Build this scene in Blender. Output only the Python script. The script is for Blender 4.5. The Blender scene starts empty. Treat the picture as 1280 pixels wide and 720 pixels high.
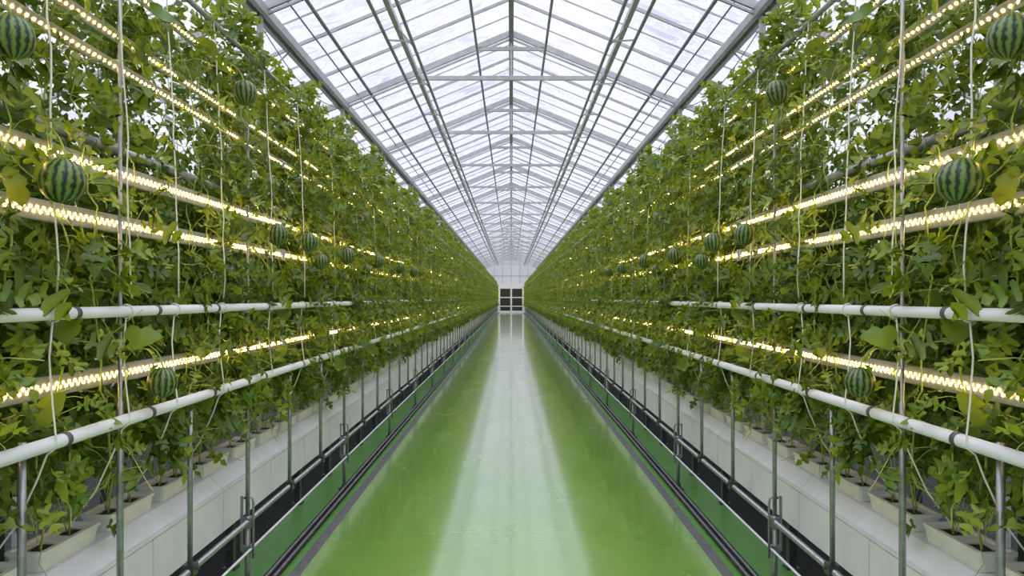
import bpy, math, random
import numpy as np
from mathutils import Vector

scene = bpy.context.scene
col = scene.collection
R = random.Random(7)
H = 1.8            # eye height
F = 900.0          # focal length in pixels of the 1280 wide frame
END = 85.0         # end wall
PI = math.pi

# ------------------------------------------------------------------ materials
def new_mat(name):
    m = bpy.data.materials.new(name); m.use_nodes = True
    nt = m.node_tree
    b = nt.nodes['Principled BSDF']
    return m, nt, b

def N(nt, t, **kw):
    n = nt.nodes.new(t)
    for k, v in kw.items():
        setattr(n, k, v)
    return n

def ramp(nt, stops):
    n = nt.nodes.new('ShaderNodeValToRGB')
    e = n.color_ramp.elements
    while len(e) < len(stops): e.new(0.5)
    for i, (p, c) in enumerate(stops):
        e[i].position = p; e[i].color = (*c, 1)
    return n

def plain(name, rgb, rough=0.5, metal=0.0, noise=0.0, scale=20.0, spec=0.5):
    m, nt, b = new_mat(name)
    b.inputs['Roughness'].default_value = rough
    b.inputs['Metallic'].default_value = metal
    b.inputs['Specular IOR Level'].default_value = spec
    if noise:
        tc = N(nt, 'ShaderNodeTexCoord')
        tx = N(nt, 'ShaderNodeTexNoise'); tx.inputs['Scale'].default_value = scale; tx.inputs['Detail'].default_value = 5
        nt.links.new(tc.outputs['Object'], tx.inputs['Vector'])
        lo = tuple(max(0, c * (1 - noise)) for c in rgb); hi = tuple(min(1, c * (1 + noise)) for c in rgb)
        r = ramp(nt, [(0.3, lo), (0.7, hi)])
        nt.links.new(tx.outputs['Fac'], r.inputs['Fac'])
        nt.links.new(r.outputs['Color'], b.inputs['Base Color'])
    else:
        b.inputs['Base Color'].default_value = (*rgb, 1)
    return m

def leaf_mat(name, stops, trans=0.34, tcol=(0.38, 0.46, 0.03)):
    m, nt, b = new_mat(name)
    g = N(nt, 'ShaderNodeNewGeometry')
    r = ramp(nt, stops)
    nt.links.new(g.outputs['Random Per Island'], r.inputs['Fac'])
    nt.links.new(r.outputs['Color'], b.inputs['Base Color'])
    b.inputs['Roughness'].default_value = 0.36
    b.inputs['Specular IOR Level'].default_value = 0.45
    t = N(nt, 'ShaderNodeBsdfTranslucent')
    t.inputs['Color'].default_value = (*tcol, 1)
    mx = N(nt, 'ShaderNodeMixShader'); mx.inputs['Fac'].default_value = trans
    out = nt.nodes['Material Output']
    nt.links.new(b.outputs[0], mx.inputs[1]); nt.links.new(t.outputs[0], mx.inputs[2])
    nt.links.new(mx.outputs[0], out.inputs['Surface'])
    return m

M = {}
M['leaf'] = leaf_mat('watermelon leaf', [(0.0, (0.022, 0.064, 0.009)), (0.35, (0.068, 0.150, 0.014)), (0.7, (0.135, 0.24, 0.019)), (1.0, (0.30, 0.385, 0.03))])  # yellow tint in the leaf colours also stands in for warm LED light
M['stem'] = plain('vine stem', (0.42, 0.50, 0.10), 0.5, noise=0.25, scale=9)
M['white'] = plain('white plastic', (0.82, 0.85, 0.90), 0.38, noise=0.05, scale=6)
M['pot'] = plain('white pot plastic', (0.84, 0.83, 0.80), 0.45, noise=0.08, scale=14)
M['soil'] = plain('dark growing medium', (0.055, 0.038, 0.022), 0.9, noise=0.6, scale=60)
M['steel'] = plain('galvanised steel', (0.36, 0.37, 0.38), 0.38, 0.75, noise=0.15, scale=25)
M['dark_steel'] = plain('dark pipe metal', (0.10, 0.105, 0.11), 0.32, 0.7, noise=0.2, scale=20)
M['roof_steel'] = plain('galvanised roof steel', (0.46, 0.46, 0.455), 0.5, 0.1, noise=0.12, scale=6)
M['roof_pipe'] = plain('grey overhead pipe', (0.30, 0.30, 0.30), 0.5, 0.2, noise=0.12, scale=6)
M['cord'] = plain('white cord', (0.80, 0.80, 0.76), 0.6)
M['housing'] = plain('pale lamp housing', (0.42, 0.40, 0.34), 0.45, noise=0.05, scale=8)
M['black'] = plain('black ground cover', (0.012, 0.012, 0.013), 0.9, noise=0.4, scale=30)
M['band'] = plain('grey concrete band', (0.13, 0.13, 0.135), 0.75, noise=0.35, scale=35)
M['panelwhite'] = plain('white wall panel', (0.70, 0.71, 0.72), 0.6, noise=0.05, scale=2)
M['doorglass'] = plain('dark door glass', (0.03, 0.033, 0.037), 0.15)
M['clip'] = plain('dark clip', (0.12, 0.12, 0.12), 0.5, 0.3)

# LED
m = bpy.data.materials.new('led diode'); m.use_nodes = True
nt = m.node_tree; nt.nodes.clear()
e = N(nt, 'ShaderNodeEmission'); e.inputs['Color'].default_value = (1.0, 0.66, 0.20, 1); e.inputs['Strength'].default_value = 52
o = N(nt, 'ShaderNodeOutputMaterial'); nt.links.new(e.outputs[0], o.inputs['Surface'])
M['led'] = m

# watermelon rind
m, nt, b = new_mat('watermelon rind')
tc = N(nt, 'ShaderNodeTexCoord'); sx = N(nt, 'ShaderNodeSeparateXYZ')
nt.links.new(tc.outputs['Object'], sx.inputs[0])
at = N(nt, 'ShaderNodeMath', operation='ARCTAN2')
nt.links.new(sx.outputs['Y'], at.inputs[0]); nt.links.new(sx.outputs['X'], at.inputs[1])
n1 = N(nt, 'ShaderNodeTexNoise'); n1.inputs['Scale'].default_value = 60; n1.inputs['Detail'].default_value = 6; n1.inputs['Roughness'].default_value = 0.65
nt.links.new(tc.outputs['Object'], n1.inputs['Vector'])
ma = N(nt, 'ShaderNodeMath', operation='MULTIPLY_ADD'); ma.inputs[1].default_value = 15.0
nt.links.new(at.outputs[0], ma.inputs[0])
ns = N(nt, 'ShaderNodeMath', operation='MULTIPLY'); ns.inputs[1].default_value = 7.0
nt.links.new(n1.outputs['Fac'], ns.inputs[0]); nt.links.new(ns.outputs[0], ma.inputs[2])
si = N(nt, 'ShaderNodeMath', operation='SINE'); nt.links.new(ma.outputs[0], si.inputs[0])
rp = ramp(nt, [(0.0, (0.15, 0.24, 0.05)), (0.48, (0.09, 0.165, 0.03)), (0.72, (0.022, 0.055, 0.016)), (0.82, (0.006, 0.017, 0.007))])
mr = N(nt, 'ShaderNodeMapRange'); mr.inputs['From Min'].default_value = -1; mr.inputs['From Max'].default_value = 1
nt.links.new(si.outputs[0], mr.inputs['Value']); nt.links.new(mr.outputs[0], rp.inputs['Fac'])
nt.links.new(rp.outputs['Color'], b.inputs['Base Color'])
b.inputs['Roughness'].default_value = 0.38
M['rind'] = m

# floor paint
def floor_mat(name, lo, hi, rough, bump, coat=0.0):
    m, nt, b = new_mat(name)
    tc = N(nt, 'ShaderNodeTexCoord'); mp = N(nt, 'ShaderNodeMapping')
    mp.inputs['Scale'].default_value = (1.0, 0.55, 1)
    nt.links.new(tc.outputs['Object'], mp.inputs['Vector'])
    t = N(nt, 'ShaderNodeTexNoise'); t.inputs['Scale'].default_value = 3.0; t.inputs['Detail'].default_value = 8
    nt.links.new(mp.outputs[0], t.inputs['Vector'])
    r = ramp(nt, [(0.3, lo), (0.7, hi)])
    nt.links.new(t.outputs['Fac'], r.inputs['Fac']); nt.links.new(r.outputs['Color'], b.inputs['Base Color'])
    t2 = N(nt, 'ShaderNodeTexNoise'); t2.inputs['Scale'].default_value = 1.6; t2.inputs['Detail'].default_value = 6; t2.inputs['Roughness'].default_value = 0.65
    nt.links.new(mp.outputs[0], t2.inputs['Vector'])
    mr = N(nt, 'ShaderNodeMapRange'); mr.inputs['To Min'].default_value = rough - 0.07; mr.inputs['To Max'].default_value = rough + 0.12
    mr.inputs['From Min'].default_value = 0.3; mr.inputs['From Max'].default_value = 0.7
    nt.links.new(t2.outputs['Fac'], mr.inputs['Value']); nt.links.new(mr.outputs[0], b.inputs['Roughness'])
    mp2 = N(nt, 'ShaderNodeMapping'); mp2.inputs['Scale'].default_value = (0.8, 4.2, 1)
    nt.links.new(tc.outputs['Object'], mp2.inputs['Vector'])
    t3 = N(nt, 'ShaderNodeTexNoise'); t3.inputs['Scale'].default_value = 2.2; t3.inputs['Detail'].default_value = 1.0
    nt.links.new(mp2.outputs[0], t3.inputs['Vector'])
    bp = N(nt, 'ShaderNodeBump'); bp.inputs['Strength'].default_value = bump; bp.inputs['Distance'].default_value = 0.01
    nt.links.new(t3.outputs['Fac'], bp.inputs['Height']); nt.links.new(bp.outputs[0], b.inputs['Normal'])
    b.inputs['Specular IOR Level'].default_value = 1.0
    b.inputs['Coat Weight'].default_value = coat; b.inputs['Coat Roughness'].default_value = 0.10; b.inputs['Coat IOR'].default_value = 1.7
    return m
M['path'] = floor_mat('green path paint', (0.19, 0.385, 0.062), (0.225, 0.43, 0.075), 0.20, 0.22, 1.0)
M['green'] = floor_mat('green floor paint', (0.10, 0.28, 0.055), (0.125, 0.33, 0.07), 0.35, 0.15)

# roof glass: clear panes with a thin wrinkled milky film
m = bpy.data.materials.new('roof glass'); m.use_nodes = True
nt = m.node_tree; nt.nodes.clear()
out = N(nt, 'ShaderNodeOutputMaterial')
tr = N(nt, 'ShaderNodeBsdfTransparent'); tr.inputs['Color'].default_value = (0.97, 0.975, 0.985, 1)
tl = N(nt, 'ShaderNodeBsdfTranslucent'); tl.inputs['Color'].default_value = (0.9, 0.9, 0.93, 1)
tc = N(nt, 'ShaderNodeTexCoord'); mp = N(nt, 'ShaderNodeMapping'); mp.inputs['Scale'].default_value = (0.6, 1.6, 1.0); mp.inputs['Rotation'].default_value = (0, 0, 0.5)
nt.links.new(tc.outputs['Object'], mp.inputs['Vector'])
t = N(nt, 'ShaderNodeTexNoise'); t.inputs['Scale'].default_value = 1.3; t.inputs['Detail'].default_value = 7; t.inputs['Roughness'].default_value = 0.6; t.inputs['Distortion'].default_value = 1.6
nt.links.new(mp.outputs[0], t.inputs['Vector'])
r = ramp(nt, [(0.36, (0.06,) * 3), (0.46, (0.34,) * 3), (0.50, (0.12,) * 3), (0.56, (0.46,) * 3), (0.60, (0.16,) * 3), (0.70, (0.55,) * 3)])
nt.links.new(t.outputs['Fac'], r.inputs['Fac'])
mx = N(nt, 'ShaderNodeMixShader')
nt.links.new(r.outputs['Color'], mx.inputs['Fac']); nt.links.new(tr.outputs[0], mx.inputs[1]); nt.links.new(tl.outputs[0], mx.inputs[2])
gl = N(nt, 'ShaderNodeBsdfGlossy'); gl.inputs['Roughness'].default_value = 0.08
mx2 = N(nt, 'ShaderNodeMixShader'); mx2.inputs['Fac'].default_value = 0.05
nt.links.new(mx.outputs[0], mx2.inputs[1]); nt.links.new(gl.outputs[0], mx2.inputs[2])
nt.links.new(mx2.outputs[0], out.inputs['Surface'])
M['glass'] = m

# ------------------------------------------------------------------ mesh builder
class MB:
    def __init__(s): s.v = []; s.f = []
    def box(s, x0, x1, y0, y1, z0, z1):
        b = len(s.v)
        s.v += [(x, y, z) for z in (z0, z1) for y in (y0, y1) for x in (x0, x1)]
        s.f += [tuple(b + i for i in q) for q in ((0, 2, 3, 1), (4, 5, 7, 6), (0, 1, 5, 4), (2, 6, 7, 3), (0, 4, 6, 2), (1, 3, 7, 5))]
        return s
    def tube(s, pts, r, n=8, cap=True):
        pts = [Vector(p) for p in pts]; b = len(s.v); k = len(pts)
        rr = r if isinstance(r, (list, tuple)) else [r] * k
        up = None
        for i, p in enumerate(pts):
            d = (pts[min(i + 1, k - 1)] - pts[max(i - 1, 0)])
            d = d.normalized() if d.length > 1e-9 else Vector((0, 0, 1))
            if up is None:
                up = d.orthogonal().normalized()
            else:
                up = (up - d * up.dot(d)); up = up.normalized() if up.length > 1e-6 else d.orthogonal().normalized()
            w = d.cross(up)
            for j in range(n):
                a = 2 * PI * j / n
                s.v.append(tuple(p + (up * math.cos(a) + w * math.sin(a)) * rr[i]))
        for i in range(k - 1):
            for j in range(n):
                a, c = b + i * n + j, b + i * n + (j + 1) % n
                s.f.append((a, c, c + n, a + n))
        if cap:
            s.f.append(tuple(b + j for j in reversed(range(n)))); s.f.append(tuple(b + (k - 1) * n + j for j in range(n)))
        return s
    def bar(s, p, q, w, h, up=(0, 0, 1)):
        """box beam from p to q, w wide across and h high along up"""
        p, q, up = Vector(p), Vector(q), Vector(up)
        d = (q - p).normalized(); sd = d.cross(up).normalized(); u = sd.cross(d)
        b = len(s.v)
        for e in (p, q):
            for a, c in ((-1, -1), (1, -1), (1, 1), (-1, 1)):
                s.v.append(tuple(e + sd * (a * w / 2) + u * (c * h / 2)))
        s.f += [tuple(b + i for i in t) for t in ((3, 2, 1, 0), (4, 5, 6, 7), (0, 1, 5, 4), (1, 2, 6, 5), (2, 3, 7, 6), (3, 0, 4, 7))]
        return s
    def prism(s, prof, y0, y1):
        """closed profile [(x, z)] swept along y"""
        b = len(s.v); n = len(prof)
        s.v += [(x, y0, z) for x, z in prof] + [(x, y1, z) for x, z in prof]
        s.f += [(b + i, b + (i + 1) % n, b + n + (i + 1) % n, b + n + i) for i in range(n)]
        s.f += [tuple(b + i for i in reversed(range(n))), tuple(b + n + i for i in range(n))]
        return s
    def mesh(s, name, mat, smooth=False):
        me = bpy.data.meshes.new(name); me.from_pydata(s.v, [], s.f); me.materials.append(mat)
        if smooth: me.polygons.foreach_set('use_smooth', [True] * len(me.polygons))
        me.update(); return me

def obj(name, me, parent=None, loc=None):
    o = bpy.data.objects.new(name, me); col.objects.link(o)
    if parent is not None: o.parent = parent
    if loc is not None: o.location = loc
    return o

def empty(name, loc=(0, 0, 0), mirror=False):
    o = bpy.data.objects.new(name, None); col.objects.link(o); o.location = loc
    o.empty_display_size = 0.1
    if mirror: o.scale = (-1, 1, 1)
    return o

def tag(o, label, cat=None, group=None, kind=None):
    o['label'] = label
    if cat: o['category'] = cat
    if group: o['group'] = group
    if kind: o['kind'] = kind
    return o

def structure(name, mb, mat, label=None, smooth=False):
    o = obj(name, mb.mesh(name, mat, smooth)); o['kind'] = 'structure'
    if label: o['label'] = label
    return o

ORD = 'first second third fourth fifth sixth seventh eighth ninth tenth eleventh twelfth'.split()
SIDES = (('left', -1), ('right', 1))

def place(proto, name, side_sign, y, z=0.0):
    """a copy of a prototype [(part name, mesh, [(sub-part name, mesh)])] as a thing standing at depth y; the prototype is drawn for x > 0"""
    t = empty(name, (0, y, z), side_sign < 0)
    for part in proto:
        p = obj(part[0], part[1], t)
        for sub in (part[2] if len(part) > 2 else ()):
            obj(sub[0], sub[1], p)
    return t

# ------------------------------------------------------------------ floor
structure('floor', MB().box(-5.6, 5.6, -6, END, -0.10, 0.0), M['green'], 'dark green painted greenhouse floor')
structure('trim_1', MB().box(-1.358, 1.358, -6, END - 0.3, 0.0, 0.012), M['path'], 'glossy light green central walkway between the plant rows')
for k, (sd, s) in enumerate(SIDES):
    structure('trim_%d' % (k + 2), MB().box(*sorted((s * 1.358, s * 1.435)), -6, END, 0.0, 0.009), M['band'], 'grey concrete strip along the %s edge of the walkway' % sd)
    structure('trim_%d' % (k + 4), MB().box(*sorted((s * 1.87, s * 5.5)), -2, END, 0.0, 0.006), M['black'], 'black ground cover under the %s troughs' % sd)
    t = MB()
    t.tube([(s * 1.505, -4, 0.026), (s * 1.505, END - 1, 0.026)], 0.020, 10)
    r1 = obj('floor_pipe', t.mesh('floor_pipe', M['dark_steel'], True)); tag(r1, 'dark metal floor pipe running nearest the walkway on the %s' % sd, 'pipe', 'paired floor pipes along the walkway')
    t = MB().tube([(s * 1.556, -4, 0.026), (s * 1.556, END - 1, 0.026)], 0.020, 10)
    r2 = obj('floor_pipe', t.mesh('floor_pipe', M['dark_steel'], True)); tag(r2, 'outer dark metal floor pipe at the post feet on the %s' % sd, 'pipe', 'paired floor pipes along the walkway')

# ------------------------------------------------------------------ roof
ZR, SL = H + 4.7, 0.415          # ridge height and roof slope
XE = 5.6                          # side walls
def zr(x): return ZR - SL * abs(x)
ce = MB()
for s in (-1, 1):
    b = len(ce.v)
    nrm = 0.07
    ce.v += [(0, -6, ZR + nrm), (0, END, ZR + nrm), (s * XE, END, zr(XE) + nrm), (s * XE, -6, zr(XE) + nrm)]
    ce.f.append((b, b + 1, b + 2, b + 3))
structure('ceiling', ce, M['glass'], 'pitched glass roof with milky wrinkled film')
tys = [0.2 + 4.2 * k for k in range(-1, 24)]
def build_truss():
    raf = MB(); tie = MB()
    for s in (-1, 1):
        raf.bar((0, 0, ZR), (s * XE, 0, zr(XE)), 0.05, 0.10, (0, 0, 1))
        raf.bar((0, 0, ZR - 0.10), (s * 3.0, 0, zr(3.0) - 0.10), 0.035, 0.03, (0, 0, 1))
    tie.bar((-1.62, 0, H + 3.9), (1.62, 0, H + 3.9), 0.05, 0.07)
    tie.bar((-0.58, 0, H + 4.42), (0.58, 0, H + 4.42), 0.05, 0.06)
    for s in (-1, 1):
        tie.bar((s * 1.62, 0, H + 3.9), (s * 1.62, 0, zr(1.62)), 0.04, 0.04, (0, 1, 0))
    tie.bar((0, 0, H + 3.9), (0, 0, ZR), 0.04, 0.04, (0, 1, 0))
    return raf.mesh('rafter', M['roof_steel']), tie.mesh('tie_beam', M['roof_steel'])
raf_me, tie_me = build_truss()
for k, y in enumerate(tys):
    o = obj('roof_truss', raf_me, loc=(0, y, 0)); o['kind'] = 'structure'; o['label'] = 'grey steel roof truss crossing the greenhouse'
    obj('tie_beam', tie_me, o)
bar_mb = MB()
for s in (-1, 1):
    bar_mb.bar((0, 0, ZR + 0.035), (s * XE, 0, zr(XE) + 0.035), 0.03, 0.045)
bar_me = bar_mb.mesh('glazing_bar', M['roof_steel'])
thin = MB()
for s in (-1, 1):
    thin.bar((0, 0, ZR + 0.05), (s * XE, 0, zr(XE) + 0.05), 0.014, 0.02)
thin_me = thin.mesh('pane_bar', M['roof_steel'])
y = -5.4
i = 0
while y < END - 0.2:
    if i % 3 != (0 if False else 1) or True:
        o = obj('glazing_bar', bar_me, loc=(0, y, 0)); o['kind'] = 'structure'
        o = obj('pane_bar', thin_me, loc=(0, y + 0.7, 0)); o['kind'] = 'structure'
    y += 1.4; i += 1
# ridge and long members
structure('ridge_beam', MB().box(-0.04, 0.04, -6, END, ZR - 0.16, ZR + 0.02), M['roof_pipe'], 'dark ridge beam along the peak of the roof')
for s in (-1, 1):
    sd = 'left' if s < 0 else 'right'
    g = MB()
    g.box(*sorted((s * 2.90, s * 2.965)), -6, END, H + 3.36, H + 3.47)
    g.box(*sorted((s * 2.965, s * 3.035)), -6, END, H + 3.41, H + 3.45)
    g.box(*sorted((s * 3.035, s * 3.09)), -6, END, H + 3.36, H + 3.45)
    structure('gutter_beam', g, M['roof_steel'], 'grey double roof beam running above the %s plant row' % sd)
    for px in (4.2, 5.0):
        structure('purlin', MB().bar((s * px, -6, zr(px) + 0.0), (s * px, END, zr(px) + 0.0), 0.03, 0.03), M['roof_steel'])
    for k, y in enumerate(tys):
        c = MB().box(*sorted((s * 2.97, s * 3.03)), y - 0.035, y + 0.035, 0.0, H + 3.35)
        c.box(*sorted((s * 2.93, s * 3.07)), y - 0.07, y + 0.07, 0.0, 0.02)
        structure('column', c, M['roof_steel'], 'grey square steel column behind the %s plant row' % sd)
    for k, y in enumerate(tys[:-1]):
        br = MB().tube([(s * 3.0, y, H + 2.6), (s * 3.0, y + 1.2, H + 3.36)], 0.012, 6)
        br.tube([(s * 3.0, y, H + 2.9), (s * 3.9, y, zr(3.9) - 0.05)], 0.014, 6)
        br.tube([(s * 3.06, y + q, H + 3.36 - 0.25 * math.sin(PI * q / 4.2)) for q in np.linspace(0, 4.2, 9)], 0.007, 5)
        structure('brace_rod', br, M['roof_pipe'])
    # pipes hung under the rafters
    for lab, x, z, r in (('thin dark pipe hung beside the ridge on the %s', 0.585, H + 4.25, 0.022),
                         ('outer pipe of the %s overhead screen rail', 1.79, H + 3.72, 0.026),
                         ('inner pipe of the %s overhead screen rail', 1.43, H + 3.70, 0.026),
                         ('single overhead pipe between screen rail and gutter beam on the %s', 2.49, H + 3.62, 0.026),
                         ('slim wire pipe close to the %s gutter beam', 2.72, H + 3.60, 0.012)):
        p = obj('overhead_pipe', MB().tube([(s * x, -6, z), (s * x, END - 0.2, z)], r, 8).mesh('overhead_pipe', M['roof_pipe'], True))
        tag(p, lab % sd, 'pipe', 'pipes hung under the roof')
    # middle rail with its hangers
    rl = empty('screen_rail', (0, 0, 0)); tag(rl, 'grey rail with toothed rack between the two overhead pipes on the %s' % sd, 'screen rail')
    obj('beam', MB().box(*sorted((s * 1.575, s * 1.645)), -6, END - 0.2, H + 3.80, H + 3.87).mesh('rail_beam', M['roof_steel']), rl)
    for y in np.arange(2.0, END, 2.1):
        h = MB().bar((s * 1.43, y, H + 3.70), (s * 1.79, y, H + 3.72), 0.02, 0.02)
        h.bar((s * 1.61, y - 0.35, H + 3.80), (s * 1.45, y + 0.25, H + 3.72), 0.016, 0.016)
        obj('hanger', h.mesh('hanger', M['roof_steel']), rl)

# side walls: white panel below, glass above
for sd, s in SIDES:
    w = MB().box(*sorted((s * XE, s * (XE + 0.08))), -6, END, 0, 2.1)
    structure('wall_%s' % sd, w, M['panelwhite'], 'white lower panel of the %s greenhouse wall' % sd)
    g = MB(); b = len(g.v)
    g.v += [(s * (XE + 0.03), -6, 2.1), (s * (XE + 0.03), END, 2.1), (s * (XE + 0.03), END, zr(XE) + 0.07), (s * (XE + 0.03), -6, zr(XE) + 0.07)]
    g.f.append((0, 1, 2, 3))
    structure('window_%d' % (1 if s < 0 else 2), g, M['glass'], 'glass upper part of the %s greenhouse wall' % sd)
    for y in tys:
        structure('wall_post', MB().box(*sorted((s * (XE - 0.06), s * (XE - 0.001))), y - 0.04, y + 0.04, 0, zr(XE)), M['roof_steel'])

# end wall with door
ew = MB()
ew.box(-XE, -1.36, END, END + 0.1, 0, 3.15); ew.box(1.36, XE, END, END + 0.1, 0, 3.15)
ew.box(-XE, XE, END, END + 0.1, 3.15, 3.45)
structure('wall_far', ew, M['panelwhite'], 'white end wall at the far end of the aisle')
g = MB(); pr = [(-XE, 3.45), (XE, 3.45), (XE, zr(XE) + 0.07), (0, ZR + 0.07), (-XE, zr(XE) + 0.07)]; g.prism(pr, END, END + 0.06)
structure('window_3', g, M['panelwhite'], 'whitened gable above the end wall')
mu = MB()
for x in np.arange(-5, 5.1, 1.0):
    mu.box(x - 0.03, x + 0.03, END - 0.02, END + 0.04, 3.45, zr(x))
mu.box(-XE, XE, END - 0.03, END + 0.04, 4.3, 4.4)
structure('gable_frame', mu, M['roof_steel'])
d = structure('door_1', MB().box(-1.36, 1.36, END, END + 0.06, 0, 3.15), M['doorglass'], 'dark glazed double door at the end of the aisle')
fr = MB()
for x0, x1 in ((-1.40, -1.30), (-0.10, 0.10), (1.30, 1.40)): fr.box(x0, x1, END - 0.06, END + 0.0, 0.0, 3.2)
for z0, z1 in ((0.0, 0.25), (0.72, 0.84), (1.75, 1.88), (2.85, 3.2)): fr.box(-1.40, 1.40, END - 0.055, END, z0, z1)
df = obj('door_frame', fr.mesh('door_frame', M['panelwhite']), d)
structure('wall_back', MB().box(-XE, XE, -6.1, -6.0, 0, 3.45), M['panelwhite'], 'added white wall closing off the horizon behind the camera')  # unseen wall, added to shut out horizon light from behind
o = structure('window_4', MB(), M['glass']) if False else None

# ------------------------------------------------------------------ fence posts and rails
XP = 1.57
post_y = [1.75, 2.31, 2.89, 3.52, 4.29, 5.10, 5.93]
while post_y[-1] < END - 3: post_y.append(post_y[-1] + 0.84)
CL = set(range(4, len(post_y), 3)) | {0, 1} - {1}
post_top = 3.24
def base_clamp(mb):
    mb.box(XP - 0.028, XP + 0.028, -0.03, 0.03, 0.445, 0.50)
pm = MB().tube([(XP, 0, 0.49), (XP, 0, 1.38), (XP, 0, 1.382), (XP, 0, post_top)], [0.0135, 0.0135, 0.008, 0.008], 8).mesh('pole', M['steel'], True)
bc = MB(); base_clamp(bc); bc.tube([(XP - 0.03, 0.0, 0.478), (XP - 0.046, 0, 0.478)], 0.008, 6); bcm = bc.mesh('base_clamp', M['dark_steel'])
ps = MB().tube([(XP, 0, 0.49), (XP, 0, 1.335)], 0.0135, 8).mesh('short_pole', M['steel'], True)
lg = MB().tube([(XP, 0.0, 0.0), (XP, 0.0, 0.50)], 0.016, 10)
lgm = lg.mesh('foot_post', M['steel'], True)
fm = MB().box(XP - 0.045, XP + 0.045, -0.04, 0.04, 0.0, 0.014)
fm.tube([(XP, 0, 0.014), (XP, 0, 0.05)], 0.024, 10); fmm = fm.mesh('foot_plate', M['dark_steel'])
cl = MB().box(XP - 0.026, XP + 0.026, -0.024, 0.024, 0.43, 0.49); cl.box(XP - 0.024, XP + 0.024, -0.022, 0.022, 0.285, 0.325)
cl.box(XP + 0.024, XP + 0.034, -0.03, -0.005, 0.30, 0.62)
clm = cl.mesh('clamp', M['steel'])
hk = MB().tube([(XP - 0.035, -0.005, 0.25), (XP - 0.035, -0.005, 0.58), (XP - 0.030, -0.005, 0.605), (XP - 0.01, -0.004, 0.62), (XP + 0.02, -0.003, 0.605)], 0.007, 6)
hkm = hk.mesh('clamp_handle', M['steel'], True)
for sd, s in SIDES:
    n_vis = 0
    for i, y in enumerate(post_y):
        if i in CL:
            t = place([('pole', pm if i % 2 == 0 else ps), ('foot_post', lgm), ('foot_plate', fmm), ('clamp', clm, [('clamp_handle', hkm)])], 'support_post', s, y)
            what = 'grey steel floor post with a rail clamp'
        else:
            t = place([('pole', pm if i % 6 == 2 else ps), ('base_clamp', bcm)], 'support_post', s, y)
            what = 'slim grey pole clamped upright on the trough rail'
        if i < 12:
            lab = what + ', %s post of the %s row' % (ORD[i], sd)
        else:
            lab = what + ' far down the %s row' % sd
        tag(t, lab, 'post', 'grey posts along the %s row' % sd if i < 12 else ('standing ' if i in CL else 'clamped ') + 'posts far down the %s row' % sd)
    rr = obj('trough_rail', MB().tube([(s * XP, 0.2, 0.465), (s * XP, END - 1, 0.465)], 0.017, 10).mesh('trough_rail', M['steel'], True))
    tag(rr, 'grey steel rail tube in front of the %s white troughs' % sd, 'rail')
    rr = obj('guide_rail', MB().tube([(s * (XP - 0.022), 0.2, 0.305), (s * (XP - 0.022), END - 1, 0.305)], 0.007, 8).mesh('guide_rail', M['white'], True))
    tag(rr, 'thin pale rod under the %s trough rail' % sd, 'rail')
    # white pipes
    for nm, z, r, x in (('lower', 1.313, 0.0235, 1.57 - 0.036), ('upper', 1.745, 0.0215, 1.57 - 0.034)):
        p = empty('white_pipe', (0, 0, 0), s < 0)
        tag(p, '%s white pipe running along the front of the %s plant row' % (nm, sd), 'pipe', 'white pipes along the plant rows')
        obj('tube', MB().tube([(x, 0.5, z), (x, END - 1, z)], r, 14).mesh('tube', M['white'], True), p)
        rm = MB().tube([(x, -0.012, z), (x, 0.012, z)], r + 0.003, 14).mesh('band', M['clip'], True)
        for i, yy in enumerate(post_y[:30]):
            q = obj('band', rm, p); q.location = (0, yy + (0.16 if nm == 'lower' else 0.22), 0)
    for nm, z, x, r in (('grey pipe high inside the %s plant row', 2.44, 1.72, 0.024), ('white pipe at the back of the %s plant row', 1.80, 2.35, 0.024)):
        p = obj('grow_pipe', MB().tube([(s * x, 0.5, z), (s * x, END - 1, z)], r, 10).mesh('grow_pipe', M['white'] if 'white' in nm else M['steel'], True))
        tag(p, nm % sd, 'pipe')
    for z, x, w in ((3.25, 1.57, 'aisle edge'), (3.25, 1.95, 'wall edge')):
        p = obj('top_rail', MB().tube([(s * x, 0.5, z), (s * x, END - 1, z)], 0.014, 8).mesh('top_rail', M['steel'], True))
        tag(p, 'slim grey tube along the top %s of the %s plant row' % (w, sd), 'rail')

# ------------------------------------------------------------------ troughs
TL = 2.52
def trough(x0, low=0.0):
    body = MB()
    prof = [(x0 + 0.004, 0.41), (x0 + 0.004, 0.66), (x0 + 0.075, 0.735), (x0 + 0.25, 0.735), (x0 + 0.25, 0.41)]
    body.prism(prof, 0.0, TL - 0.004)
    parts = [('trough_body', body.mesh('trough_body', M['white']))]
    for k in range(3):
        a, c = k * TL / 3 + 0.003, (k + 1) * TL / 3 - 0.004
        p = MB().box(x0 - 0.006, x0 + 0.004, a, c, 0.405, 0.640)
        parts.append(('front_panel', p.mesh('front_panel', M['white'])))
    parts.append(('dark_seam_strip', MB().box(x0 - 0.001, x0 + 0.005, 0.002, TL - 0.006, 0.406, 0.650).mesh('dark_seam_strip', M['clip'])))  # dark strip added behind the panels so their open gaps read dark
    lip = MB().box(x0 - 0.010, x0 + 0.006, 0, TL - 0.004, 0.646, 0.662)
    parts.append(('rim', lip.mesh('rim', M['white'])))
    for y in (0.5, 2.0):
        l = MB().box(x0 + 0.12, x0 + 0.17, y - 0.025, y + 0.025, low, 0.41); l.box(x0 + 0.10, x0 + 0.19, y - 0.04, y + 0.04, low, low + 0.012)
        parts.append(('leg', l.mesh('leg', M['dark_steel'])))
    return parts
tp = trough(1.72); tb = trough(2.55, -0.42)
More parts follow.
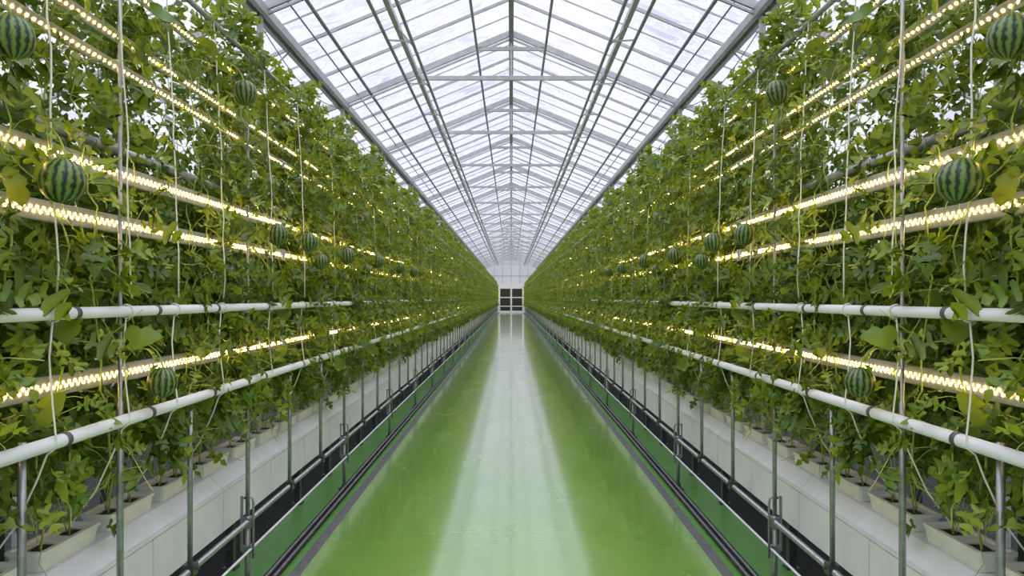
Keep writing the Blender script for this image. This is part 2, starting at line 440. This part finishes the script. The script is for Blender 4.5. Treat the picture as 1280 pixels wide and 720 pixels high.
for sd, s in SIDES:
    y, k = 4.29 - 2 * TL, 0
    while y < END - 3:
        if k >= 1:
            t = place(tp, 'growing_trough', s, y)
            n = k - 1
            tag(t, ('white panelled growing trough, %s section of the %s row' % (ORD[n], sd)) if n < 6 else 'white panelled growing trough section far down the %s row' % sd, 'trough', 'troughs of the %s row' % sd)
            if y < 40:
                t = place(tb, 'growing_trough', s, y, 0.42)
                tag(t, 'white trough behind the vines, half hidden at the back of the %s row' % sd, 'trough', 'back troughs of the %s row' % sd)
        y += TL; k += 1

# ------------------------------------------------------------------ planter boxes
PS = 0.485
pot_y = [1.995 + PS * i for i in range(205)]
N_IND = 148
def pot_mesh():
    L, W, Hh = 0.40, 0.155, 0.080      # outer rim length (y), width (x), height
    mb = MB()
    def ring(l, w, z, x0=1.878):
        b = len(mb.v); r = 0.018; pts = []
        for cx, cy, a0 in ((1, 1, 0), (-1, 1, 90), (-1, -1, 180), (1, -1, 270)):
            for a in (0, 45, 90):
                t = math.radians(a0 + a)
                pts.append((x0 + cx * (w / 2 - r) + math.cos(t) * r, cy * (l / 2 - r) + math.sin(t) * r, z))
        mb.v += pts; return b
    z0 = 0.737
    rs = [ring(L * 0.91, W * 0.84, z0), ring(L * 0.955, W * 0.95, z0 + Hh - 0.014), ring(L, W, z0 + Hh - 0.014), ring(L, W, z0 + Hh), ring(L - 0.024, W - 0.024, z0 + Hh), ring(L - 0.034, W - 0.034, z0 + Hh - 0.012)]
    for a, c in zip(rs, rs[1:]):
        for j in range(12):
            mb.f.append((a + j, a + (j + 1) % 12, c + (j + 1) % 12, c + j))
    mb.f.append(tuple(rs[0] + j for j in reversed(range(12))))
    # lid board with two openings (three cross strips and two side strips)
    z = z0 + Hh - 0.012; w2 = W / 2 - 0.014; l2 = L / 2 - 0.014
    x0 = 1.878
    for y0, y1 in ((-l2, -0.145), (-0.045, 0.045), (0.145, l2)):
        mb.box(x0 - w2, x0 + w2, y0, y1, z - 0.006, z)
    for xa, xb in ((-w2, -0.034), (0.034, w2)):
        mb.box(x0 + xa, x0 + xb, -0.146, 0.146, z - 0.006, z - 0.0005)
    return mb
pmb = pot_mesh()
pot_me = pmb.mesh('planter_body', M['pot'])
so = MB()
for y0, y1 in ((-0.146, -0.044), (0.044, 0.146)):
    nx, ny = 6, 8; b = len(so.v)
    for j in range(ny):
        for i in range(nx):
            so.v.append((1.878 - 0.036 + 0.072 * i / (nx - 1), y0 + (y1 - y0) * j / (ny - 1), 0.794 + R.uniform(-0.006, 0.006)))
    for j in range(ny - 1):
        for i in range(nx - 1):
            a = b + j * nx + i; so.f.append((a, a + 1, a + nx + 1, a + nx))
soil_me = so.mesh('soil', M['soil'], True)
rest_pots = MB()
for sd, s in SIDES:
    for i, y in enumerate(pot_y):
        if i < N_IND:
            t = place([('planter_body', pot_me), ('soil', soil_me)], 'planter_box', s, y)
            if i == 0: lab = 'white planter box at the very start of the %s trough' % sd
            elif i <= 10: lab = 'white planter box with soil openings, %s from the camera in the %s trough' % (ORD[i - 1], sd)
            else: lab = 'white plastic planter box far down the %s trough, past the tenth box' % sd
            tag(t, lab, 'planter box', 'planter boxes of the %s row' % sd)
        elif y < END - 2:
            b = len(rest_pots.v)
            rest_pots.v += [(s * x, yy + y, z) for x, yy, z in pmb.v]
            rest_pots.f += [tuple(b + q for q in f) for f in pmb.f]
o = obj('planter_box', rest_pots.mesh('planter_boxes_rest', M['pot'])); tag(o, 'tiny white planter boxes at the far end of both troughs', 'planter box', 'planter boxes at the far end', 'stuff')

# ------------------------------------------------------------------ vines
HALF_A = [(0.0, 0.0), (-0.06, 0.06), (-0.12, 0.24), (-0.03, 0.30), (0.06, 0.22), (0.12, 0.08), (0.21, 0.06), (0.27, 0.17), (0.36, 0.38), (0.50, 0.47), (0.55, 0.36), (0.46, 0.21), (0.42, 0.07), (0.55, 0.05), (0.61, 0.15), (0.73, 0.26), (0.83, 0.19), (0.79, 0.09), (0.90, 0.07), (1.0, 0.0)]
HALF_B = [(0.0, 0.0), (-0.12, 0.20), (-0.04, 0.40), (0.16, 0.50), (0.34, 0.44), (0.40, 0.36), (0.52, 0.42), (0.70, 0.36), (0.78, 0.26), (0.90, 0.17), (1.0, 0.0)]
HALF_C = [(0.0, 0.0), (-0.04, 0.14), (0.04, 0.33), (0.16, 0.30), (0.17, 0.08), (0.30, 0.06), (0.38, 0.24), (0.53, 0.42), (0.61, 0.30), (0.52, 0.07), (0.68, 0.06), (0.79, 0.20), (0.89, 0.13), (1.0, 0.0)]
def leaf_template(half):
    o = np.array(half, float)
    u = np.clip(o[:, 0], 0.0, 1.0)
    mid = np.stack([np.maximum.accumulate(u) * 0.999, np.zeros(len(u))], 1)
    k = len(o)
    pts = np.concatenate([mid, o, o * (1, -1)])
    fs = []
    for i in range(k - 1):
        a, c = i, i + 1
        if i == 0:
            fs.append((a, c, k + c)); fs.append((c, a, 2 * k + c))
        elif i == k - 2:
            fs.append((a, k + c, k + a)); fs.append((2 * k + c, a, 2 * k + a))
        else:
            fs.append((a, c, k + c, k + a)); fs.append((c, a, 2 * k + a, 2 * k + c))
    # drop unused tail points on the axis by pointing the tip to one vertex
    return pts, fs
TEMPL = [leaf_template(HALF_A), leaf_template(HALF_B), leaf_template(HALF_C)]

class Leaves:
    def __init__(s): s.v = []; s.f = []; s.n = 0
    def add(s, rnd, base, tip, nrm, size, kind=0, width=1.0):
        """a leaf blade from base, pointing along tip, facing nrm"""
        pts, fs = TEMPL[kind]
        d = tip / (np.linalg.norm(tip) + 1e-9)
        n = nrm - d * nrm.dot(d); n /= (np.linalg.norm(n) + 1e-9)
        w = np.cross(n, d)
        u, v = pts[:, 0], pts[:, 1] * width
        fold = rnd.uniform(0.05, 0.45); droop = rnd.uniform(0.0, 0.55); tw = rnd.uniform(-0.3, 0.3)
        h = fold * np.abs(v) - droop * u * u + tw * u * v + 0.05 * np.sin(u * 9 + v * 8 + rnd.random() * 6)
        P = base + size * (u[:, None] * d + v[:, None] * w + h[:, None] * n)
        s.v.append(P); s.f += [tuple(q + s.n for q in f) for f in fs]; s.n += len(P)
    def mesh(s, name, mat):
        me = bpy.data.meshes.new(name); me.from_pydata(np.concatenate(s.v).tolist(), [], s.f); me.materials.append(mat)
        me.polygons.foreach_set('use_smooth', [True] * len(me.polygons)); me.update(); return me

LED_Z = [1.482, 2.107, 2.32, 2.76, 2.887, 3.133]
LED_X = 1.645
def clear_of_lamps(rnd, p, bushy):
    if p[0] < LED_X + 0.05:
        for k, z in enumerate(LED_Z):
            if abs(p[2] - z) < 0.06: return rnd.random() < ((0.42, 0.55, 0.6, 0.8, 0.8, 0.85)[k] if bushy else (0.2 if k < 3 else 0.45))
        for z, kb in ((1.313, 0.45), (1.745, 0.8)):
            if p[0] < XP + 0.03 and abs(p[2] - z) < 0.07: return rnd.random() < (kb if bushy else 0.18)
    return True

def make_vine(seed, bushy, stems=12):
    rnd = random.Random(seed)
    L = Leaves(); S = MB()
    xmin = 1.39 if bushy else 1.50
    def pick():
        k = rnd.random(); return 0 if k < 0.58 else (2 if k < 0.93 else 1)
    def emit(node, size, ln, up=0.25):
        """petiole from a stem node and a leaf at its end"""
        dv = np.array((rnd.gauss(-0.55, 0.75), rnd.gauss(0, 0.75), rnd.gauss(up, 0.4))); dv /= np.linalg.norm(dv) + 1e-9
        p = node + dv * ln
        if bushy and rnd.random() < 0.22 and 1.2 < p[2] < 3.2: p[0] -= rnd.uniform(0.05, 0.22)
        if p[0] < xmin: p[0] = xmin + (xmin - p[0]) * 0.4
        if not clear_of_lamps(rnd, p, bushy): return
        nrm = np.array((rnd.gauss(-0.75, 0.5), rnd.gauss(0, 0.6), rnd.gauss(0.6, 0.5)))
        tip = dv * 0.6 + np.array((-0.25, rnd.gauss(0, 0.5), rnd.gauss(-0.45, 0.4)))
        L.add(rnd, p, tip, nrm, size, pick(), rnd.uniform(0.85, 1.2))
        if rnd.random() < 0.45:
            mid = (node + p) / 2 + np.array((0, 0, 0.012))
            S.tube([node, mid, p], 0.0015, 3, False)
    for k in range(stems):
        main = k < 2
        x = rnd.uniform(1.62, 2.15) if not main else rnd.uniform(1.60, 1.70)
        y = rnd.uniform(-0.30, 0.30) if not main else (-0.095 if k == 0 else 0.095) + rnd.uniform(-0.05, 0.05)
        top = rnd.uniform(3.10, 3.30) if k < 7 else rnd.uniform(2.1, 3.0)
        pts = []
        if main:
            pts.append(np.array((1.878, -0.095 if k == 0 else 0.095, 0.795)))
            pts.append(np.array((1.86, y, 0.93)))
            z = 1.05
        else:
            z = rnd.uniform(1.02, 1.2) if k < 8 else rnd.uniform(1.35, 1.9)
        while z < top:
            x += rnd.gauss(0, 0.018); y += rnd.gauss(0, 0.02)
            x = min(max(x, 1.60), 2.2); y = min(max(y, -0.36), 0.36)
            pts.append(np.array((x, y, z))); z += 0.055
        S.tube(pts, [0.0046 - 0.0026 * i / len(pts) for i in range(len(pts))], 4, True)
        for a, c in zip(pts, pts[1:]):
            z = c[2]
            n = 2.9
            if z > 2.35: n = 2.9 if bushy else 2.0
            if z > 2.95: n = 3.0
            if z < 1.3: n = 2.1
            if z < 1.1: n = 0.5
            q = int(n) + (rnd.random() < n - int(n))
            for _ in range(q):
                emit(a + (c - a) * rnd.random(), rnd.uniform(0.06, 0.122), rnd.uniform(0.04, 0.17))
        for _ in range(6 if main else 4):
            tp = [pts[rnd.randrange(len(pts))]]; d = np.array((-0.6 + rnd.gauss(0, 0.4), rnd.gauss(0, 0.6), rnd.gauss(0, 0.5)))
            for j in range(8):
                d = d + np.array((rnd.gauss(0, 0.3), rnd.gauss(0, 0.3), rnd.gauss(-0.08, 0.35)))
                tp.append(tp[-1] + d / np.linalg.norm(d) * 0.035)
            S.tube(tp, 0.0017, 3, False)
    # leafy mat along the top tubes
    for _ in range(70):
        a = np.array((rnd.uniform(1.50, 2.1), rnd.uniform(-0.26, 0.26), rnd.uniform(3.05, 3.33)))
        if not clear_of_lamps(rnd, a, bushy): continue
        dv = np.array((rnd.gauss(-0.4, 0.5), rnd.gauss(0, 0.7), rnd.gauss(0.0, 0.5)))
        L.add(rnd, a, dv, np.array((rnd.gauss(-0.5, 0.5), rnd.gauss(0, 0.5), rnd.gauss(0.7, 0.4))), rnd.uniform(0.06, 0.11), pick(), 1.0)
    # shoots rising above the top tube
    for _ in range(rnd.choice((1, 2, 2, 3))):
        a = np.array((rnd.uniform(1.52, 1.75), rnd.uniform(-0.22, 0.22), 3.2)); pts = [a]
        d = np.array((rnd.gauss(-0.1, 0.15), rnd.gauss(0, 0.2), 1.0))
        for j in range(rnd.randrange(2, 7)):
            d = d + np.array((rnd.gauss(0, 0.12), rnd.gauss(0, 0.12), 0)); pts.append(pts[-1] + d / np.linalg.norm(d) * 0.042)
        S.tube(pts, 0.0028, 4, True)
        for p in pts[1:]:
            for _ in range(3):
                dv = np.array((rnd.gauss(0, 0.6), rnd.gauss(0, 0.6), rnd.uniform(0.2, 0.9)))
                L.add(rnd, p + dv * 0.02, dv, np.array((rnd.gauss(-0.3, 0.4), rnd.gauss(0, 0.4), 0.8)), rnd.uniform(0.07, 0.125), rnd.choice((0, 2)), 1.05)
    # sprays hanging out over the lower white pipe
    for _ in range(3 if bushy else 1):
        a = np.array((1.68, rnd.uniform(-0.24, 0.24), rnd.uniform(1.15, 1.42))); pts = [a]
        d = np.array((-0.9, rnd.gauss(0, 0.5), 0.15))
        for j in range(rnd.randrange(4, 8)):
            d = d + np.array((0.12, rnd.gauss(0, 0.1), -0.30)); pts.append(pts[-1] + d / np.linalg.norm(d) * 0.045)
        S.tube(pts, 0.003, 4, True)
        for j, p in enumerate(pts[1:]):
            for _ in range(3 if j > 1 else 1):
                dv = np.array((rnd.gauss(-0.3, 0.5), rnd.gauss(0, 0.9), rnd.gauss(-0.7, 0.3)))
                L.add(rnd, p, dv, np.array((rnd.gauss(-0.8, 0.3), rnd.gauss(0, 0.4), rnd.gauss(0.6, 0.3))), rnd.uniform(0.07, 0.13) * (1.0 if bushy else 1.2), rnd.choice((0, 0, 2)), 0.9)
    # low runners and leaves round the foot of the vine
    for _ in range(34 if bushy else 22):
        a = np.array((rnd.uniform(1.66, 2.1), rnd.uniform(-0.26, 0.26), rnd.uniform(0.97, 1.25)))
        dv = np.array((rnd.gauss(-0.3, 0.5), rnd.gauss(0, 0.8), rnd.gauss(-0.3, 0.4)))
        L.add(rnd, a, dv, np.array((rnd.gauss(-0.6, 0.4), rnd.gauss(0, 0.4), rnd.gauss(0.7, 0.3))), rnd.uniform(0.06, 0.12), pick(), 0.95)
        foot = np.array((1.89, 0.095 * (1 if a[1] > 0 else -1), rnd.uniform(0.80, 0.92)))
        if rnd.random() < 0.6: S.tube([foot, (foot + a) / 2 + np.array((0, 0, 0.04)), a], 0.0022, 3, False)
    return L.mesh('foliage', M['leaf']), S.mesh('stem', M['stem'])
NN, NV = 5, 12
vines = [make_vine(100 + k, k >= NN) for k in range(NV)]
vine_order = []
rr = random.Random(3)
for i in range(N_IND):
    near = pot_y[i] < 5.2
    c = i % NN if near else rr.randrange(NN, NV)
    while vine_order and c == vine_order[-1]: c = rr.randrange(NN, NV)
    vine_order.append(c)
for sd, s in SIDES:
    for i in range(N_IND):
        f, st = vines[vine_order[i]]
        t = place([('stem', st), ('foliage', f)], 'watermelon_vine', s, pot_y[i])
        if i % 2 and i > 0: t.scale = (t.scale[0], 1, 1)
        if i == 0: lab = 'nearest watermelon vine of the %s row, leaves reaching past the picture edge' % sd
        elif i <= 10: lab = 'leafy watermelon vine climbing from the %s planter box of the %s row' % (ORD[i - 1], sd)
        else: lab = 'leafy watermelon vine far down the %s row, past the tenth planter box' % sd
        tag(t, lab, 'watermelon vine', 'watermelon vines of the %s row' % sd)

# the leaves of the rows behind, and of the vines at the far end: beyond counting
L = Leaves(); rb = random.Random(11)
for s in (-1, 1):
    for q in range(9500):
        y = 1.5 + (rb.random() ** 1.6) * 30
        z = 1.02 + rb.random() ** 1.25 * 1.7
        p = np.array((s * rb.uniform(2.25, 2.94), y, z))
        L.add(rb, p, np.array((-s * 0.3, rb.gauss(0, 0.6), rb.gauss(-0.5, 0.5))), np.array((-s * 0.8, rb.gauss(0, 0.5), rb.gauss(0.5, 0.5))), rb.uniform(0.09, 0.16), rb.choice((1, 2)), 1.1)
    y = pot_y[N_IND]
    while y < END - 2:
        for q in range(36):
            p = np.array((s * rb.uniform(1.5, 2.1), y + rb.uniform(0, 0.49), rb.uniform(1.0, 3.35)))
            L.add(rb, p, np.array((-s * 0.3, rb.gauss(0, 0.6), -0.6)), np.array((-s * 0.8, rb.gauss(0, 0.5), 0.5)), rb.uniform(0.2, 0.32), 1, 1.1)
        y += PS
o = obj('foliage', L.mesh('back_foliage', M['leaf']))
tag(o, 'green leaf mass of the plants behind the front vines and far away', 'foliage', None, 'stuff')

# ------------------------------------------------------------------ LED bars
LL = 4.2
def led_bar(face_w, rows):
    h = MB(); t = 0.024
    h.prism([(-t, -face_w / 2), (-0.002, -face_w / 2), (0.0, -face_w / 2 + 0.004), (0.0, face_w / 2 - 0.004), (-0.002, face_w / 2), (-t, face_w / 2)], 0.01, LL - 0.01)
    h2 = MB()
    for y in (0.012, LL - 0.028): h2.box(-t - 0.004, 0.003, y, y + 0.016, -face_w / 2 - 0.003, face_w / 2 + 0.003)
    d = MB(); n = int(LL / 0.036)
    for r in range(rows):
        for i in range(n):
            y = 0.04 + i * 0.036 + (0.018 if r % 2 else 0)
            if y > LL - 0.05: break
            z = (r - (rows - 1) / 2) * 0.014
            b = len(d.v)
            d.v += [(0.003, y - 0.0045, z - 0.0042), (0.003, y + 0.0045, z - 0.0042), (0.003, y + 0.0045, z + 0.0042), (0.003, y - 0.0045, z + 0.0042)]
            d.f.append((b, b + 1, b + 2, b + 3))
    return h.mesh('housing', M['housing']), h2.mesh('end_cap', M['white']), d.mesh('diode_dots', M['led'])
wide = led_bar(0.074, 2); slim = led_bar(0.044, 1)
LV = ['lowest', 'second-lowest', 'third-lowest', 'third-highest', 'second-highest', 'topmost']
for sd, s in SIDES:
    for lv, z in enumerate(LED_Z):
        hm, em, dm = wide if lv < 3 else slim
        y, k = 1.0, 0
        while y < END - 4:
            t = empty('lamp_bar', (s * LED_X, y, z))
            # drawn facing +x; turned to face the aisle and a little downwards
            if s > 0: t.scale = (-1, 1, 1)
            t.rotation_euler = (0, (0.0 if lv < 3 else 0.55) * (1 if s < 0 else -1), 0)
            p = obj('housing', hm, t); obj('end_cap', em, p); dd = obj('diode_dots', dm, t); dd['kind'] = 'stuff'
            lev = LV[lv]
            lab = 'warm LED bar in the %s line of the %s plant row' % (lev, sd)
            lab += (', %s from the camera' % ORD[k]) if k < 4 else ', far down the row'
            tag(t, lab, 'LED lamp', '%s line of LED bars, %s row' % (lev, sd))
            y += LL; k += 1

# ------------------------------------------------------------------ cords
def cord(seed):
    rnd = random.Random(seed)
    mb = MB(); pts = []
    x, y = 1.522, 0.0
    for k in range(15):
        z = 3.25 - k * (3.25 - 1.80) / 14
        pts.append((1.56 - 0.045 * min(1, k / 8) + rnd.gauss(0, 0.002), rnd.gauss(0, 0.004) + (0.03 * ((k - 9) / 5) if k > 9 else 0), z))
    c = MB().tube(pts, 0.0034, 5)
    lp = MB()
    q = [(1.536 + math.cos(a) * 0.027, 0.03 + 0.008 * a / 6, 1.745 + math.sin(a) * 0.027) for a in np.linspace(1.2, 7.4, 15)]
    lp.tube(q, 0.0034, 5)
    lo = MB().tube([(1.536, 0.03, 1.718), (1.545, 0.028, 1.6), (1.53, 0.02, 1.45), (1.512, 0.01, 1.34), (1.512, 0.008, 1.30), (1.535, 0.0, 1.28), (1.56, -0.01, 1.2), (1.62, -0.03, 1.05), (1.7, -0.05, 0.93)], 0.0034, 5)
    return [('upper_string', c.mesh('upper_string', M['cord'], True)), ('loop', lp.mesh('loop', M['cord'], True)), ('lower_string', lo.mesh('lower_string', M['cord'], True))]
cords = [cord(k) for k in range(3)]
near = [2.38, 2.84, 3.25, 3.78, 4.55]
cy = near + [5.25 + 0.93 * k for k in range(32)]
for sd, s in SIDES:
    for i, y in enumerate(cy):
        t = place(cords[i % 3], 'support_string', s, y)
        tag(t, ('white string looped round the upper white pipe on the %s, %s from the camera' % (sd, ORD[i])) if i < 8 else 'white hanging string far down the %s plant row' % sd, 'cord', 'white cords of the %s row' % sd)

# ------------------------------------------------------------------ watermelons
def melon_mesh():
    mb = MB(); nu, nv = 36, 22; b = 0
    for j in range(nv + 1):
        t = PI * j / nv
        for i in range(nu):
            a = 2 * PI * i / nu
            rr = math.sin(t) * (1 + 0.012 * math.cos(10 * a))
            zz = math.cos(t) * 1.08
            if j in (0,): zz -= 0.03
            mb.v.append((0.5 * rr * math.cos(a) * 0.155, 0.5 * rr * math.sin(a) * 0.155, 0.5 * zz * 0.155))
    for j in range(nv):
        for i in range(nu):
            a, c = j * nu + i, j * nu + (i + 1) % nu
            mb.f.append((a, a + nu, c + nu, c))
    return mb.mesh('rind', M['rind'], True)
rind = melon_mesh()
stalk = MB().tube([(0, 0, 0.079), (0.004, 0.003, 0.10), (0.012, 0.0, 0.13), (0.035, -0.006, 0.17), (0.075, -0.01, 0.20)], [0.006, 0.004, 0.0035, 0.003, 0.003], 6).mesh('stalk', M['stem'], True)
# (px, py, diameter px, words)
MEL = [(78, 226, 57, 'large striped watermelon between two LED lines near the %s picture edge'),
       (15, 46, 56, 'striped watermelon hanging highest, cut by the %s picture edge'),
       (306, 116, 31, 'dark striped watermelon hanging high near the top of the %s plant row'),
       (203, 478, 38, 'striped watermelon hanging just above the lower white pipe on the %s'),
       (347, 293, 27, 'striped watermelon over the %s upper white pipe, nearest of its hanging line'),
       (386, 303, 24, 'second watermelon of the hanging line on the %s, after the nearest'),
       (434, 320, 20, 'third watermelon of the hanging line on the %s'),
       (472, 327, 17, 'fourth watermelon of the hanging line on the %s'),
       (500, 335, 14, 'fifth small watermelon of the hanging line on the %s'),
       (517, 340, 12, 'sixth tiny watermelon of the hanging line on the %s'),
       (401, 327, 19, 'watermelon hanging a little lower than the second of the line on the %s'),
       (457, 338, 14, 'tiny watermelon hanging a little lower than the fourth of the line on the %s')]
for sd, s in SIDES:
    for k, (px, py, dp, words) in enumerate(MEL):
        dx = 639.0 - px
        XM = 1.455 if k < 4 else 1.40
        y = XM * F / dx
        z = H + (372 - py) * y / F
        sc = dp * y / F / 0.155 / (1 + 0.09 * (dx / 640))
        t = empty('watermelon', (s * XM, y, z)); t.scale = (sc * s, sc, sc); t.rotation_euler = (0, 0, 0.7 * k)
        t.rotation_euler = (0.12 * math.sin(k * 2.1), 0.1 * math.cos(k * 1.7), 0.25 * math.sin(k))
        obj('rind', rind, t); obj('stalk', stalk, t)
        tag(t, words % sd, 'watermelon', 'watermelons hanging on the %s row' % sd)

# ------------------------------------------------------------------ sky and camera
w = bpy.data.worlds.new('sky'); scene.world = w; w.use_nodes = True
nt = w.node_tree; nt.nodes.clear()
out = N(nt, 'ShaderNodeOutputWorld'); bg = N(nt, 'ShaderNodeBackground')
tc = N(nt, 'ShaderNodeTexCoord'); sp = N(nt, 'ShaderNodeSeparateXYZ'); nt.links.new(tc.outputs['Generated'], sp.inputs[0])
cl = N(nt, 'ShaderNodeTexNoise'); cl.inputs['Scale'].default_value = 3.2; cl.inputs['Detail'].default_value = 6
nt.links.new(tc.outputs['Generated'], cl.inputs['Vector'])
cr = ramp(nt, [(0.40, (0.66, 0.69, 0.88)), (0.60, (0.88, 0.88, 0.93))])
nt.links.new(cl.outputs['Fac'], cr.inputs['Fac']); nt.links.new(cr.outputs['Color'], bg.inputs['Color'])
mr = N(nt, 'ShaderNodeMapRange'); mr.inputs['From Min'].default_value = 0.38; mr.inputs['From Max'].default_value = 0.9
mr.inputs['To Min'].default_value = 1.0; mr.inputs['To Max'].default_value = 4.0
nt.links.new(sp.outputs['Z'], mr.inputs['Value']); nt.links.new(mr.outputs[0], bg.inputs['Strength'])
nt.links.new(bg.outputs[0], out.inputs['Surface'])

cam = bpy.data.cameras.new('camera'); co = bpy.data.objects.new('camera', cam); col.objects.link(co)
co.location = (0, 0, H); co.rotation_euler = (PI / 2, 0, 0)
cam.sensor_width = 36; cam.lens = 36 * F / 1280
cam.shift_y = 12 / 1280; cam.shift_x = 1 / 1280
cam.clip_end = 400; cam.clip_start = 0.05
scene.camera = co

vs = scene.view_settings
vs.view_transform = 'Standard'; vs.look = 'None'; vs.gamma = 1; vs.exposure = 0.0; vs.use_curve_mapping = False
scene.cycles.use_denoising = True
scene.cycles.max_bounces = 8
scene.cycles.transparent_max_bounces = 16
